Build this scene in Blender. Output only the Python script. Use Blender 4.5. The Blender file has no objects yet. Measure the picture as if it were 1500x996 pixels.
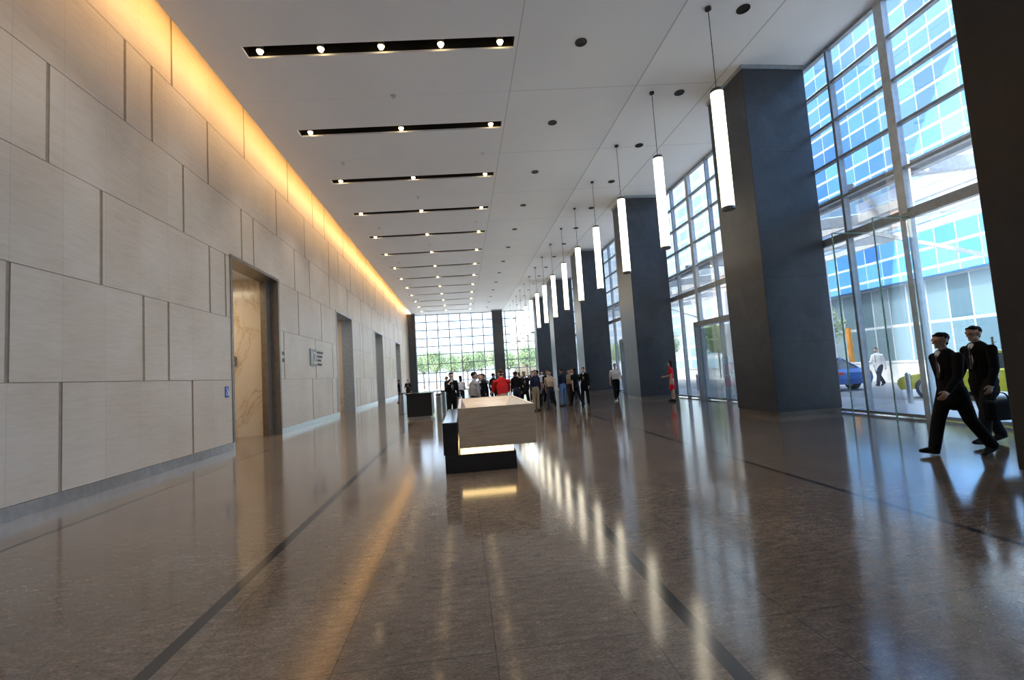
import bpy, bmesh, math, random
import numpy as np
from mathutils import Vector, Matrix, Euler
random.seed(7); np.random.seed(7)
scene=bpy.context.scene
COL=scene.collection
R=math.radians
# ------------------------------------------------------------------ materials
def new_mat(name):
    m=bpy.data.materials.new(name); m.use_nodes=True
    nt=m.node_tree; nt.nodes.clear()
    out=nt.nodes.new('ShaderNodeOutputMaterial')
    return m,nt,out
class N:
    def __init__(s,nt): s.nt=nt
    def n(s,t,**k):
        nd=s.nt.nodes.new(t)
        for a,b in k.items(): setattr(nd,a,b)
        return nd
    def l(s,a,b): s.nt.links.new(a,b)
    def val(s,x,inp):
        if isinstance(x,(int,float)): inp.default_value=x
        else: s.l(x,inp)
    def math(s,op,a,b=0.0,c=None):
        nd=s.n('ShaderNodeMath',operation=op)
        s.val(a,nd.inputs[0]); s.val(b,nd.inputs[1])
        if c is not None: s.val(c,nd.inputs[2])
        return nd.outputs[0]
    def pos(s):
        g=s.n('ShaderNodeNewGeometry'); sp=s.n('ShaderNodeSeparateXYZ'); s.l(g.outputs['Position'],sp.inputs[0])
        return g.outputs['Position'],sp.outputs[0],sp.outputs[1],sp.outputs[2]
    def objc(s):
        g=s.n('ShaderNodeTexCoord'); sp=s.n('ShaderNodeSeparateXYZ'); s.l(g.outputs['Object'],sp.inputs[0])
        return g.outputs['Object'],sp.outputs[0],sp.outputs[1],sp.outputs[2]
    def scale(s,vec,sc):
        m=s.n('ShaderNodeMapping'); m.inputs['Scale'].default_value=sc; s.l(vec,m.inputs['Vector']); return m.outputs[0]
    def noise(s,vec,scale,detail=4,rough=.5,dist=0):
        t=s.n('ShaderNodeTexNoise'); t.inputs['Scale'].default_value=scale; t.inputs['Detail'].default_value=detail
        t.inputs['Roughness'].default_value=rough; t.inputs['Distortion'].default_value=dist
        s.l(vec,t.inputs['Vector']); return t.outputs[0]
    def ramp(s,f,stops):
        r=s.n('ShaderNodeValToRGB'); e=r.color_ramp.elements
        while len(e)<len(stops): e.new(.5)
        for i,(p,c) in enumerate(stops): e[i].position=p; e[i].color=(*c,1)
        s.l(f,r.inputs[0]); return r.outputs[0]
    def mix(s,f,a,b):
        m=s.n('ShaderNodeMix',data_type='RGBA'); s.val(f,m.inputs[0])
        for x,i in((a,6),(b,7)):
            if isinstance(x,tuple): m.inputs[i].default_value=(*x,1)
            else: s.l(x,m.inputs[i])
        return m.outputs[2]
    def line(s,c,period,width,off=0.0):   # 1 on joint line
        a=s.math('SUBTRACT',c,off); a=s.math('FLOORED_MODULO',a,period); return s.math('LESS_THAN',a,width)
    def near(s,c,x0,w):
        a=s.math('SUBTRACT',c,x0); a=s.math('ABSOLUTE',a); return s.math('LESS_THAN',a,w)
    def bsdf(s,out,col,rough=.5,metal=0,spec=.5,bump=None,bstr=.1,emit=None,estr=0):
        b=s.n('ShaderNodeBsdfPrincipled')
        if isinstance(col,tuple): b.inputs['Base Color'].default_value=(*col,1)
        else: s.l(col,b.inputs['Base Color'])
        s.val(rough,b.inputs['Roughness']); b.inputs['Metallic'].default_value=metal
        b.inputs['Specular IOR Level'].default_value=spec
        if bump is not None:
            bp=s.n('ShaderNodeBump'); bp.inputs['Strength'].default_value=bstr; bp.inputs['Distance'].default_value=.02
            s.l(bump,bp.inputs['Height']); s.l(bp.outputs[0],b.inputs['Normal'])
        if emit: b.inputs['Emission Color'].default_value=(*emit,1); b.inputs['Emission Strength'].default_value=estr
        s.l(b.outputs[0],out.inputs[0]); return b
def simple(name,col,rough=.5,metal=0,var=.12,scale=8,emit=None,estr=0,spec=.5):
    m,nt,out=new_mat(name); s=N(nt); v,_,_,_=s.objc(); f=s.noise(v,scale)
    c1=tuple(max(0,c*(1-var)) for c in col); c2=tuple(min(1,c*(1+var)) for c in col)
    s.bsdf(out,s.ramp(f,[(.3,c1),(.7,c2)]),rough,metal,spec,emit=emit,estr=estr); return m

def m_floor():
    m,nt,out=new_mat('floor_granite'); s=N(nt); p,x,y,z=s.pos()
    a=s.noise(s.scale(p,(1,2.0,1)),42,6,.7); b=s.noise(s.scale(p,(1,1,1)),1.1,3); c=s.noise(s.scale(p,(.8,2.2,1)),10,4,.6)
    f=s.math('ADD',s.math('MULTIPLY',a,.55),s.math('ADD',s.math('MULTIPLY',b,.15),s.math('MULTIPLY',c,.30)))
    col=s.ramp(f,[(.38,(.060,.043,.031)),(.5,(.125,.093,.068)),(.62,(.235,.183,.137))])
    j=s.math('MAXIMUM',s.line(x,.92,.009,.1),s.line(y,.92,.009))
    col=s.mix(s.math('MULTIPLY',j,.6),col,(.03,.024,.02))
    st=s.math('MAXIMUM',s.near(x,-1.92,.05),s.math('MAXIMUM',s.near(x,1.32,.05),s.near(x,4.3,.04)))
    st=s.math('MAXIMUM',st,s.near(x,-5.2,.035))
    col=s.mix(st,col,(.024,.023,.024))
    r=s.math('ADD',.075,s.math('MULTIPLY',b,.08))
    s.bsdf(out,col,r,0,.80); return m
def m_trav():
    m,nt,out=new_mat('travertine'); s=N(nt); p,x,y,z=s.pos()
    a=s.noise(s.scale(p,(1,.9,6)),3.2,5,.55,.4); b=s.noise(s.scale(p,(1,.5,.5)),1.3,2); c=s.noise(s.scale(p,(1,5,18)),6,3,.6)
    f=s.math('ADD',s.math('MULTIPLY',a,.35),s.math('ADD',s.math('MULTIPLY',b,.50),s.math('MULTIPLY',c,.15)))
    col=s.ramp(f,[(.35,(.42,.34,.255)),(.5,(.49,.41,.32)),(.65,(.545,.47,.38))])
    cx=s.math('FLOOR',s.math('DIVIDE',y,.9)); cz=s.math('FLOOR',s.math('DIVIDE',s.math('SUBTRACT',z,.2),1.75))
    w=s.n('ShaderNodeTexWhiteNoise',noise_dimensions='2D'); cb=s.n('ShaderNodeCombineXYZ'); s.l(cx,cb.inputs[0]); s.l(cz,cb.inputs[1]); s.l(cb.outputs[0],w.inputs['Vector'])
    col=s.mix(s.math('MULTIPLY',w.outputs[0],.24),col,(.39,.295,.215))
    j=s.line(y,.9,.008); col=s.mix(s.math('MULTIPLY',j,.4),col,(.24,.18,.13))
    s.bsdf(out,col,.42,0,.4,bump=f,bstr=.02); return m
def m_marble():
    m,nt,out=new_mat('veined_marble'); s=N(nt); p,x,y,z=s.pos()
    n=s.noise(s.scale(p,(1,1,.6)),.7,5,.6,1.2)
    v=s.math('ABSOLUTE',s.math('SUBTRACT',n,.5)); 
    col=s.ramp(v,[(0,(.48,.35,.22)),(.008,(.62,.50,.36)),(.05,(.68,.58,.46))])
    s.bsdf(out,col,.2,0,.5); return m
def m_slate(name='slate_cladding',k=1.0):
    m,nt,out=new_mat(name); s=N(nt); p,x,y,z=s.pos()
    a=s.noise(p,1.6,6,.7,.6); b=s.noise(p,26,4,.7)
    f=s.math('ADD',s.math('MULTIPLY',a,.6),s.math('MULTIPLY',b,.4))
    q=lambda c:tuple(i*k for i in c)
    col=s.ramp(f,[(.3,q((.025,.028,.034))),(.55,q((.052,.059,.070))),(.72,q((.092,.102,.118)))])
    cz=s.math('FLOOR',s.math('DIVIDE',s.math('SUBTRACT',z,.2),1.75)); w=s.n('ShaderNodeTexWhiteNoise',noise_dimensions='1D'); s.l(cz,w.inputs['W'])
    col=s.mix(s.math('MULTIPLY',w.outputs[0],.35),col,q((.036,.042,.051)))
    j=s.line(z,1.75,.012,.2); col=s.mix(s.math('MULTIPLY',j,.6),col,(.008,.009,.01))
    s.bsdf(out,col,.34,0,.45,bump=b,bstr=.06); return m
SK_T=math.tan(R(4.5))
def m_ceil():
    m,nt,out=new_mat('ceiling_paint'); s=N(nt); p,x,y,z=s.pos()
    j1=s.math('MAXIMUM',s.near(x,1.82,.012),s.math('MAXIMUM',s.near(x,5.5,.02),s.near(x,7.83,.02)))
    ys=s.math('ADD',y,s.math('MULTIPLY',s.math('ADD',x,1.51),SK_T))
    gt=s.math('GREATER_THAN',x,1.82); j2=s.math('MULTIPLY',s.line(ys,3.68,.02,9.0),gt)
    j3=s.math('MULTIPLY',s.line(ys,3.68,.014,9.0),s.math('LESS_THAN',x,1.82))
    j=s.math('MAXIMUM',j1,s.math('MAXIMUM',j2,s.math('MULTIPLY',j3,.4)))
    f=s.noise(p,.5,2); base=s.ramp(f,[(.3,(.81,.835,.86)),(.7,(.84,.865,.89))])
    col=s.mix(s.math('GREATER_THAN',x,5.5),base,(.93,.945,.96))  # window side lighter: daylight from the glazing painted into the ceiling colour
    col=s.mix(s.math('MULTIPLY',j,.5),col,(.25,.25,.25)); s.bsdf(out,col,.6,0,.3); return m
def m_glass():
    m,nt,out=new_mat('clear_glass'); s=N(nt)
    t=s.n('ShaderNodeBsdfTransparent'); t.inputs[0].default_value=(.93,.975,.985,1)
    g=s.n('ShaderNodeBsdfGlossy'); g.inputs['Roughness'].default_value=.0
    fr=s.n('ShaderNodeFresnel'); fr.inputs[0].default_value=1.45
    p,x,y,z=s.pos(); nz=s.noise(p,.4,1); k=s.math('MULTIPLY',fr.outputs[0],s.math('ADD',.6,s.math('MULTIPLY',nz,.1)))
    mx=s.n('ShaderNodeMixShader'); s.l(k,mx.inputs[0]); s.l(t.outputs[0],mx.inputs[1]); s.l(g.outputs[0],mx.inputs[2]); s.l(mx.outputs[0],out.inputs[0]); return m
def m_tower(name,glassA,glassB,white,ph,pw,wh,ww,horiz='y'):
    m,nt,out=new_mat(name); s=N(nt); p,x,y,z=s.pos(); c=y if horiz=='y' else x
    jh=s.line(z,ph,wh); jv=s.line(c,pw,ww); j=s.math('MAXIMUM',jh,jv)
    w=s.n('ShaderNodeTexWhiteNoise',noise_dimensions='2D'); cb=s.n('ShaderNodeCombineXYZ')
    s.l(s.math('FLOOR',s.math('DIVIDE',c,pw)),cb.inputs[0]); s.l(s.math('FLOOR',s.math('DIVIDE',z,ph)),cb.inputs[1]); s.l(cb.outputs[0],w.inputs['Vector'])
    g=s.mix(w.outputs[0],glassA,glassB); col=s.mix(j,g,white)
    s.bsdf(out,col,.25,0,.5); return m
def m_leaf():
    m,nt,out=new_mat('leaf_green'); s=N(nt); p,x,y,z=s.pos(); f=s.noise(p,3,3)
    s.bsdf(out,s.ramp(f,[(.3,(.20,.30,.16)),(.7,(.40,.50,.28))]),.6); return m
def m_emit(name,col,st,flick=.05):
    m,nt,out=new_mat(name); s=N(nt); v,x,y,z=s.objc(); f=s.noise(v,2,1)
    c=s.ramp(f,[(.2,tuple(a*(1-flick) for a in col)),(.8,col)])
    e=s.n('ShaderNodeEmission'); s.l(c,e.inputs[0]); e.inputs[1].default_value=st; s.l(e.outputs[0],out.inputs[0]); return m
def m_desk():
    m,nt,out=new_mat('desk_stone'); s=N(nt); v,x,y,z=s.objc(); a=s.noise(s.scale(v,(1.2,1.2,10)),2.2,5,.5,.3)
    s.bsdf(out,s.ramp(a,[(.3,(.46,.34,.225)),(.5,(.54,.415,.285)),(.7,(.60,.48,.35))]),.3,0,.5); return m
M={}
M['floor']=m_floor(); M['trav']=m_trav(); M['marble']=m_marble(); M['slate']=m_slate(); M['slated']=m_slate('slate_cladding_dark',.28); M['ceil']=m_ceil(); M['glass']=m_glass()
M['joint']=simple('joint_brown',(.27,.20,.14),.6)
M['steel']=simple('brushed_steel',(.55,.56,.58),.28,1)
M['bronze']=simple('bronze_metal',(.22,.19,.16),.35,.6)
M['plinth']=simple('dark_bronze_plinth',(.16,.14,.12),.35,.6)
M['frame']=simple('window_frame_grey',(.33,.37,.40),.4,.3)
M['framed']=simple('window_frame_slate',(.26,.29,.31),.4,.3)
M['framew']=simple('window_frame_pale',(.58,.63,.66),.4,.2)
M['black']=simple('black_metal',(.012,.011,.010),.5)
M['granite']=simple('black_granite',(.018,.019,.021),.15,0,.4,60)
M['desk']=m_desk(); M['cream']=simple('cream_laminate',(.62,.58,.52),.4)
M['bulb']=m_emit('bulb_glow',(1,.70,.34),13); M['tube']=m_emit('tube_glow',(1,.90,.70),2.5)
M['warmstrip']=m_emit('warm_strip_glow',(1,.70,.30),2.2)
M['pave']=simple('pavement_concrete',(.50,.50,.50),.7,0,.1,2)
M['road']=simple('road_asphalt',(.30,.31,.32),.8)
M['white']=simple('white_paint',(.66,.69,.72),.5)
M['leaf']=m_leaf(); M['bark']=simple('tree_bark',(.16,.11,.07),.9)
M['signblue']=simple('sign_blue',(.02,.08,.32),.4); M['signwhite']=simple('sign_white',(.85,.85,.85),.4)
M['signgrey']=simple('sign_dark_metal',(.14,.14,.14),.4,.2); M['signpale']=simple('sign_pale_metal',(.5,.46,.40),.4,.2)
M['green']=m_emit('exit_green',(.03,.42,.18),.35); M['rubber']=simple('tyre_rubber',(.015,.015,.016),.8)
M['glassedge']=simple('glass_edge_green',(.25,.48,.42),.15)
M['carglass']=simple('car_glass',(.02,.03,.04),.05); M['yellow']=simple('taxi_yellow',(.62,.58,.04),.25)
M['blue']=simple('car_blue',(.02,.12,.46),.2); M['lens']=simple('lamp_lens',(.8,.8,.78),.1)
M['red_lens']=simple('tail_lens',(.5,.02,.02),.2)
M['orange']=simple('orange_panel',(.80,.32,.04),.5)
M['towerblue']=m_tower('tower_blue_glass',(.018,.13,.42),(.09,.32,.62),(.46,.57,.70),1.5,1.5,.20,.06)
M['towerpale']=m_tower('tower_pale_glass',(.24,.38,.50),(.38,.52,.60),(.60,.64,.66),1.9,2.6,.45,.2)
M['towerpalex']=m_tower('tower_pale_hazed_end',(.50,.60,.67),(.62,.70,.75),(.76,.78,.78),1.9,2.6,.5,.25,'x')  # far end blocks: distance haze mixed into the pale facade colours
M['shop']=m_tower('street_level_glazing',(.05,.09,.12),(.15,.22,.26),(.30,.34,.37),3.4,1.6,.22,.10)
# ------------------------------------------------------------------ mesh builder
class MB:
    def __init__(s): s.v=[];s.f=[];s.m=[]
    def box(s,x0,x1,y0,y1,z0,z1,mi=0,sh=0):
        b=len(s.v); s.v+=[(x,y-sh*(x+1.51),z) for z in(z0,z1) for y in(y0,y1) for x in(x0,x1)]
        s.f+=[tuple(b+i for i in q) for q in((0,2,3,1),(4,5,7,6),(0,1,5,4),(2,6,7,3),(0,4,6,2),(1,3,7,5))]; s.m+=[mi]*6; return s
    def quad(s,pts,mi=0):
        b=len(s.v); s.v+=[tuple(p) for p in pts]; s.f.append(tuple(range(b,b+len(pts)))); s.m.append(mi); return s
    def cyl(s,a,b_,r,r2=None,n=20,mi=0,capm=None):
        a=Vector(a);b_=Vector(b_); r2=r if r2 is None else r2; d=(b_-a).normalized()
        t=Vector((1,0,0)) if abs(d.x)<.9 else Vector((0,1,0)); u=d.cross(t).normalized(); w=d.cross(u)
        k=len(s.v)
        for c,rr in((a,r),(b_,r2)):
            for i in range(n):
                an=2*math.pi*i/n; s.v.append(tuple(c+u*rr*math.cos(an)+w*rr*math.sin(an)))
        for i in range(n):
            j=(i+1)%n; s.f.append((k+i,k+j,k+n+j,k+n+i)); s.m.append(mi)
        cm=mi if capm is None else capm
        s.f.append(tuple(k+i for i in reversed(range(n)))); s.m.append(cm)
        s.f.append(tuple(k+n+i for i in range(n))); s.m.append(cm); return s
    def beam(s,a,b,w,h,mi=0):
        a=Vector(a);b=Vector(b);d=(b-a).normalized(); up=Vector((0,0,1)) if abs(d.z)<.95 else Vector((0,1,0))
        u=d.cross(up).normalized()*w/2; v=u.cross(d).normalized()*h/2; k=len(s.v)
        for c in(a,b):
            for q in(-u-v,u-v,u+v,-u+v): s.v.append(tuple(c+q))
        for q in((3,2,1,0),(4,5,6,7),(0,1,5,4),(1,2,6,5),(2,3,7,6),(3,0,4,7)): s.f.append(tuple(k+i for i in q)); s.m.append(mi)
        return s
    def prism(s,pts,x0,x1,mi=0,pts2=None):   # pts (y,z) extruded along x
        k=len(s.v); n=len(pts); pts2=pts2 or pts
        s.v+=[(x0,p[0],p[1]) for p in pts]+[(x1,p[0],p[1]) for p in pts2]
        s.f.append(tuple(k+i for i in range(n))); s.f.append(tuple(k+n+i for i in reversed(range(n)))); s.m+=[mi,mi]
        for i in range(n): j=(i+1)%n; s.f.append((k+j,k+i,k+n+i,k+n+j)); s.m.append(mi)
        return s
    def loft(s,secs,mi=0):   # secs: list of (x, [(y,z)...]) closed skin, capped ends
        k=len(s.v); n=len(secs[0][1])
        for x,pts in secs: s.v+=[(x,p[0],p[1]) for p in pts]
        for q in range(len(secs)-1):
            for i in range(n):
                j=(i+1)%n; s.f.append((k+q*n+j,k+q*n+i,k+(q+1)*n+i,k+(q+1)*n+j)); s.m.append(mi)
        s.f.append(tuple(k+i for i in range(n))); e=k+(len(secs)-1)*n; s.f.append(tuple(e+i for i in reversed(range(n)))); s.m+=[mi,mi]
        return s
    def cap(s,a,b,ra,rb,side=(1,0,0),sx=1,sy=1,n=14,rg=5,mi=0):
        a=Vector(a);b=Vector(b);d=b-a
        d=d.normalized() if d.length>1e-6 else Vector((0,0,1))
        sd=Vector(side); sd=sd-d*sd.dot(d)
        if sd.length<1e-4: sd=Vector((0,1,0))-d*d.y
        sd.normalize(); t=d.cross(sd); k=len(s.v); rings=[]
        for c,r,rng in((a,ra,[-90+90*i/rg for i in range(1,rg+1)]),(b,rb,[90*i/rg for i in range(0,rg)])):
            for an in rng:
                h=math.sin(R(an))*r; q=math.cos(R(an))*r; st=len(s.v)
                for i in range(n):
                    th=2*math.pi*i/n; s.v.append(tuple(c+d*h+sd*q*math.cos(th)*sx+t*q*math.sin(th)*sy))
                rings.append(st)
        p0=len(s.v); s.v.append(tuple(a-d*ra)); p1=len(s.v); s.v.append(tuple(b+d*rb))
        for i in range(n):
            j=(i+1)%n
            s.f.append((p0,rings[0]+j,rings[0]+i)); s.m.append(mi)
            for q in range(len(rings)-1):
                s.f.append((rings[q]+i,rings[q]+j,rings[q+1]+j,rings[q+1]+i)); s.m.append(mi)
            s.f.append((p1,rings[-1]+i,rings[-1]+j)); s.m.append(mi)
        return s
    def mesh(s,name):
        me=bpy.data.meshes.new(name); me.from_pydata(s.v,[],s.f); me.update(); return me
    def make(s,name,mats,loc=(0,0,0),parent=None,smooth=False,bevel=0,fixn=False):
        me=s.mesh(name)
        for m in mats: me.materials.append(m)
        me.polygons.foreach_set('material_index',s.m)
        if fixn:
            bm=bmesh.new(); bm.from_mesh(me); bmesh.ops.recalc_face_normals(bm,faces=bm.faces); bm.to_mesh(me); bm.free()
        o=bpy.data.objects.new(name,me); COL.objects.link(o); o.location=loc
        if parent: o.parent=parent
        if smooth:
            me.polygons.foreach_set('use_smooth',[True]*len(me.polygons))
            try: me.set_sharp_from_angle(angle=R(40))
            except Exception: pass
        if bevel:
            b=o.modifiers.new('bevel','BEVEL'); b.width=bevel; b.segments=2; b.limit_method='ANGLE'
        return o
def struct(o): o['kind']='structure'; return o
def thing(o,label,cat,group=None):
    o['label']=label; o['category']=cat
    if group: o['group']=group
    return o
def empty(name,loc,rz=0):
    o=bpy.data.objects.new(name,None); COL.objects.link(o); o.location=loc; o.rotation_euler=(0,0,rz); o.empty_display_size=.1; return o
def dup(root,loc,rz=None):
    def cp(o,par):
        c=o.copy(); COL.objects.link(c)
        if par: c.parent=par
        for ch in o.children: cp(ch,c)
        return c
    r=cp(root,None); r.location=loc
    if rz is not None: r.rotation_euler=(0,0,rz)
    return r
def light(name,kind,loc,energy,color,parent=None,rot=None,**k):
    d=bpy.data.lights.new(name,kind); d.energy=energy; d.color=color
    for a,b in k.items(): setattr(d,a,b)
    o=bpy.data.objects.new(name,d); COL.objects.link(o); o.location=loc
    if rot: o.rotation_euler=rot
    if parent: o.parent=parent
    return o
def text(name,body,size,mat,loc,rot,ext=.01,parent=None,align='LEFT'):
    c=bpy.data.curves.new(name,'FONT'); c.body=body; c.size=size; c.extrude=ext; c.align_x=align
    t=bpy.data.objects.new(name+'_tmp',c); COL.objects.link(t)
    dg=bpy.context.evaluated_depsgraph_get(); me=bpy.data.meshes.new_from_object(t.evaluated_get(dg)); bpy.data.objects.remove(t)
    me.materials.clear(); me.materials.append(mat)
    o=bpy.data.objects.new(name,me); COL.objects.link(o); o.location=loc; o.rotation_euler=rot
    if parent: o.parent=parent
    return o
# ------------------------------------------------------------------ dimensions
WX=-6.4; GX=10.15; Y0=-8.0; Y1=58.0; CZ=9.7; EDGE=-5.8
OPEN=[(13.65,16.95),(24.6,28.0),(35.3,38.5),(46.0,49.2)]; OZ=5.45
struct(MB().box(WX-9,GX+.1,Y0,Y1+.1,-.2,0).make('floor',[M['floor']]))
w=MB()
def segs(lo,hi):
    r=[];y=lo
    for a,b in OPEN:
        r.append((y,a)); y=b
    r.append((y,hi)); return r
for a,b in segs(Y0,Y1): w.box(WX-.45,WX-.016,a,b,0,OZ,1)
w.box(WX-.45,WX-.016,Y0,Y1,OZ,10.7,1)
rows=[(.2,1.93),(1.93,3.68),(3.68,5.45),(5.45,7.12),(7.12,8.85),(8.85,10.6)]
known=[[4.5,8.08,11.67],[7.2,10.0,10.8],[5.3,8.9,12.5],[4.2,7.8,11.4,14.3],[5.9,9.5,10.3,12.5,17.0],[7.4,11.0,14.6]]
for k,(z0,z1) in enumerate(rows):
    js=[Y0]+[v for v in known[k]]; rr=random.Random(k+3); y=js[-1]
    while y<Y1-1:
        y+=rr.choice([3.6,3.6,3.0,1.8,.8,2.7]); js.append(min(y,Y1))
    if js[-1]<Y1: js.append(Y1)
    for a,b in zip(js[:-1],js[1:]):
        pcs=[(a,b)]
        if k<3:
            for o0,o1 in OPEN:
                q=[]
                for c,d in pcs:
                    if d<=o0 or c>=o1: q.append((c,d)); continue
                    if c<o0: q.append((c,o0+.045))
                    if d>o1: q.append((o1-.045,d))
                pcs=q
        for c,d in pcs:
            if d-c>.2: w.box(WX-.05,WX,c+.036,d-.036,z0+.006,z1-.006,0)
struct(w.make('wall_left',[M['trav'],M['joint']]))
b=MB()
for a,c in segs(Y0,Y1): b.box(WX-.02,WX+.03,a+.02,c-.02,0,.2)
struct(b.make('baseboard_left',[M['steel']]))
for i,(a,c) in enumerate(OPEN):
    t=MB(); t.box(WX-.6,WX+.02,c-.02,c+.10,0,OZ); t.box(WX-.6,WX+.02,a-.10,a+.02,0,OZ); t.box(WX-.6,WX+.02,a-.1,c+.1,OZ-.02,OZ+.08)
    t.box(WX-.30,WX-.26,c-.35,c,0,OZ) if i==0 else None
    struct(t.make('trim_%d'%(i+1),[M['bronze'] if i==0 else M['frame']]))
    r=MB(); r.box(WX-9,WX-.45,c+.1,c+.3,0,OZ+.3,0); r.box(WX-9,WX-.45,a-.3,a-.1,0,OZ+.3,0); r.box(WX-9.2,WX-9,a-.3,c+.3,0,OZ+.3,0)
    r.box(WX-9.2,WX-.45,a-.3,c+.3,OZ+.1,OZ+.4,1)
    struct(r.make('wall_lift_lobby_%d'%(i+1),[M['marble'],M['ceil']]))
    light('lobby_lamp','AREA',(WX-3.5,(a+c)/2,OZ-.05),75 if i==0 else 50,(1,.84,.60) if i==0 else (1,.93,.85),shape='RECTANGLE',size=4,size_y=1.0,rot=(0,0,0))
t=MB(); t.box(WX-.45,EDGE+.9,Y0,Y1,10.7,10.85); t.box(EDGE+.6,EDGE+.7,Y0,Y1,CZ+.05,10.7)
struct(t.make('trim_5',[M['ceil']]))
for k in range(6):
    yy=Y0+5.5+11*k
    light('cove_strip_lamp','AREA',(EDGE+.09,yy,10.2),88,(1,.57,.20),shape='RECTANGLE',size=.10,size_y=11,rot=(0,R(32),0))
# ceiling with slots
SL=[7.07+3.68*k for k in range(14)]; SX0,SX1=-4.75,1.73
c=MB(); th=.05
c.box(EDGE,SX0,Y0,Y1,CZ,CZ+th); c.box(SX1,GX+.2,Y0,Y1,CZ,CZ+th)
y=Y0-1
for s_ in SL:
    c.box(SX0,SX1,y,s_-.2,CZ,CZ+th,0,SK_T); y=s_+.2
c.box(SX0,SX1,y,Y1+1,CZ,CZ+th,0,SK_T)
struct(c.make('ceiling',[M['ceil']]))
def trough(n,loc):
    r=empty('recessed_light_trough',loc)
    t=MB(); x0,x1=SX0,SX1
    t.box(x0-.03,x1+.03,-.23,.23,.36,.40,0,SK_T); t.box(x0-.03,x0,-.23,.23,.051,.36,0,SK_T); t.box(x1,x1+.03,-.23,.23,.051,.36,0,SK_T)
    t.box(x0,x1,-.23,-.2,.051,.36,0,SK_T); t.box(x0,x1,.2,.23,.051,.36,0,SK_T)
    t.make('housing',[M['black']],parent=r)
    xs=[SX0+.35+i*(SX1-SX0-.7)/(n-1) for i in range(n)]
    for x in xs:
        yy=-SK_T*(x+1.51)
        MB().cyl((x,yy,.03),(x,yy,.36),.085,.06,16).make('lamp_can',[M['bronze']],parent=r,smooth=True)
        MB().cyl((x,yy,-.03),(x,yy,.03),.05,.078,16).make('bulb',[M['bulb']],parent=r,smooth=True)
        light('spot_lamp','SPOT',(x,yy,-.06),260 if n==3 else 170,(1,.93,.85),parent=r,spot_size=R(95),spot_blend=.8,shadow_soft_size=.07)
    return r
tr5=trough(5,(0,SL[1],CZ)); tr3=trough(3,(0,SL[2],CZ))
thing(tr5,'black recessed ceiling slot with five warm spotlights','ceiling light','recessed ceiling light slots')
thing(tr3,'black recessed ceiling slot with three warm spotlights','ceiling light','recessed ceiling light slots')
for s_ in SL[3:]: dup(tr3,(0,s_,CZ))
dup(tr3,(0,SL[0],CZ))
def downl():
    r=empty('recessed_downlight',(0,0,0))
    t=MB(); n=24; ri,ro=.10,.15
    for rr,zz in((ro,0),(ro,-.015),(ri,-.015),(ri,0)):
        for i in range(n): t.v.append((rr*math.cos(2*math.pi*i/n),rr*math.sin(2*math.pi*i/n),zz))
    for q in range(3):
        for i in range(n): j=(i+1)%n; t.f.append((q*n+i,q*n+j,(q+1)*n+j,(q+1)*n+i)); t.m.append(0)
    t.make('trim_ring',[M['black']],parent=r); MB().cyl((0,0,-.006),(0,0,0),.105,n=20).make('baffle',[M['black']],parent=r)
    return r
d0=downl(); d0.location=(3.4,10.45,CZ); thing(d0,'round black unlit downlight set in the white ceiling','ceiling light','round ceiling downlights')
for k in range(1,13): dup(d0,(3.4,10.45+3.62*k,CZ))
for k in range(0,15): dup(d0,(6.97,9.3+3.15*k,CZ))
sp=MB().cyl((0,0,-.02),(0,0,0),.07).cyl((0,0,-.09),(0,0,-.02),.02,.03).make('ceiling_sprinkler',[M['steel']],loc=(-1.5,12.66,CZ),smooth=True)
thing(sp,'small steel sprinkler head on the white ceiling','sprinkler','ceiling sprinklers')
for k in range(0,6):
    if k: dup(sp,(-1.5,12.66+7.36*k,CZ))
    dup(sp,(1.2,16.1+7.36*k,CZ)); dup(sp,(-3.9,16.7+7.36*k,CZ))
# pendants
p=empty('pendant_lamp',(6.1,9.3,CZ)); thing(p,'long glowing cylindrical pendant lamp hanging on a thin cable','pendant lamp','cylindrical pendant lamps')
MB().cyl((0,0,-.05),(0,0,0),.07).make('ceiling_canopy',[M['black']],parent=p,smooth=True)
MB().cyl((0,0,-2.0),(0,0,-.05),.009,n=8).make('cable',[M['black']],parent=p)
MB().cyl((0,0,-2.06),(0,0,-1.98),.137,.13,n=28).make('top_cap',[M['signgrey']],parent=p,smooth=True)
MB().cyl((0,0,-4.72),(0,0,-2.06),.135,n=28).make('lamp_shade',[M['tube']],parent=p,smooth=True)
MB().cyl((0,0,-4.78),(0,0,-4.72),.138,n=28).make('bottom_cap',[M['signgrey']],parent=p,smooth=True)
for k in range(1,15): dup(p,(6.1,9.3+3.15*k,CZ))
def column(x0,x1,y0,y1,lab,mt='slate'):
    r=empty('stone_column',((x0+x1)/2,(y0+y1)/2,0)); hx=(x1-x0)/2; hy=(y1-y0)/2
    MB().box(-hx,hx,-hy,hy,.13,CZ-.12).make('shaft',[M[mt]],parent=r,bevel=.012)
    MB().box(-hx+.02,hx-.02,-hy+.02,hy-.02,0,.13).make('plinth',[M['plinth']],parent=r)
    MB().box(-hx-.03,hx+.0,-hy-.03,hy+.03,CZ-.12,CZ-.005).make('top_trim',[M['frame']],parent=r)
    return thing(r,lab,'column','dark stone columns')
for k in range(5): column(8.15,10.0,11.2+9.2*k,12.95+9.2*k,'square column clad in dark slate reaching the ceiling')
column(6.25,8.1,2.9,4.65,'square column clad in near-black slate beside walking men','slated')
column(4.1,5.4,56.4,57.5,'square dark slate column by the end window')
column(-6.3,-5.4,56.4,57.5,'square dark slate column at the corner of stone wall')
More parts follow.
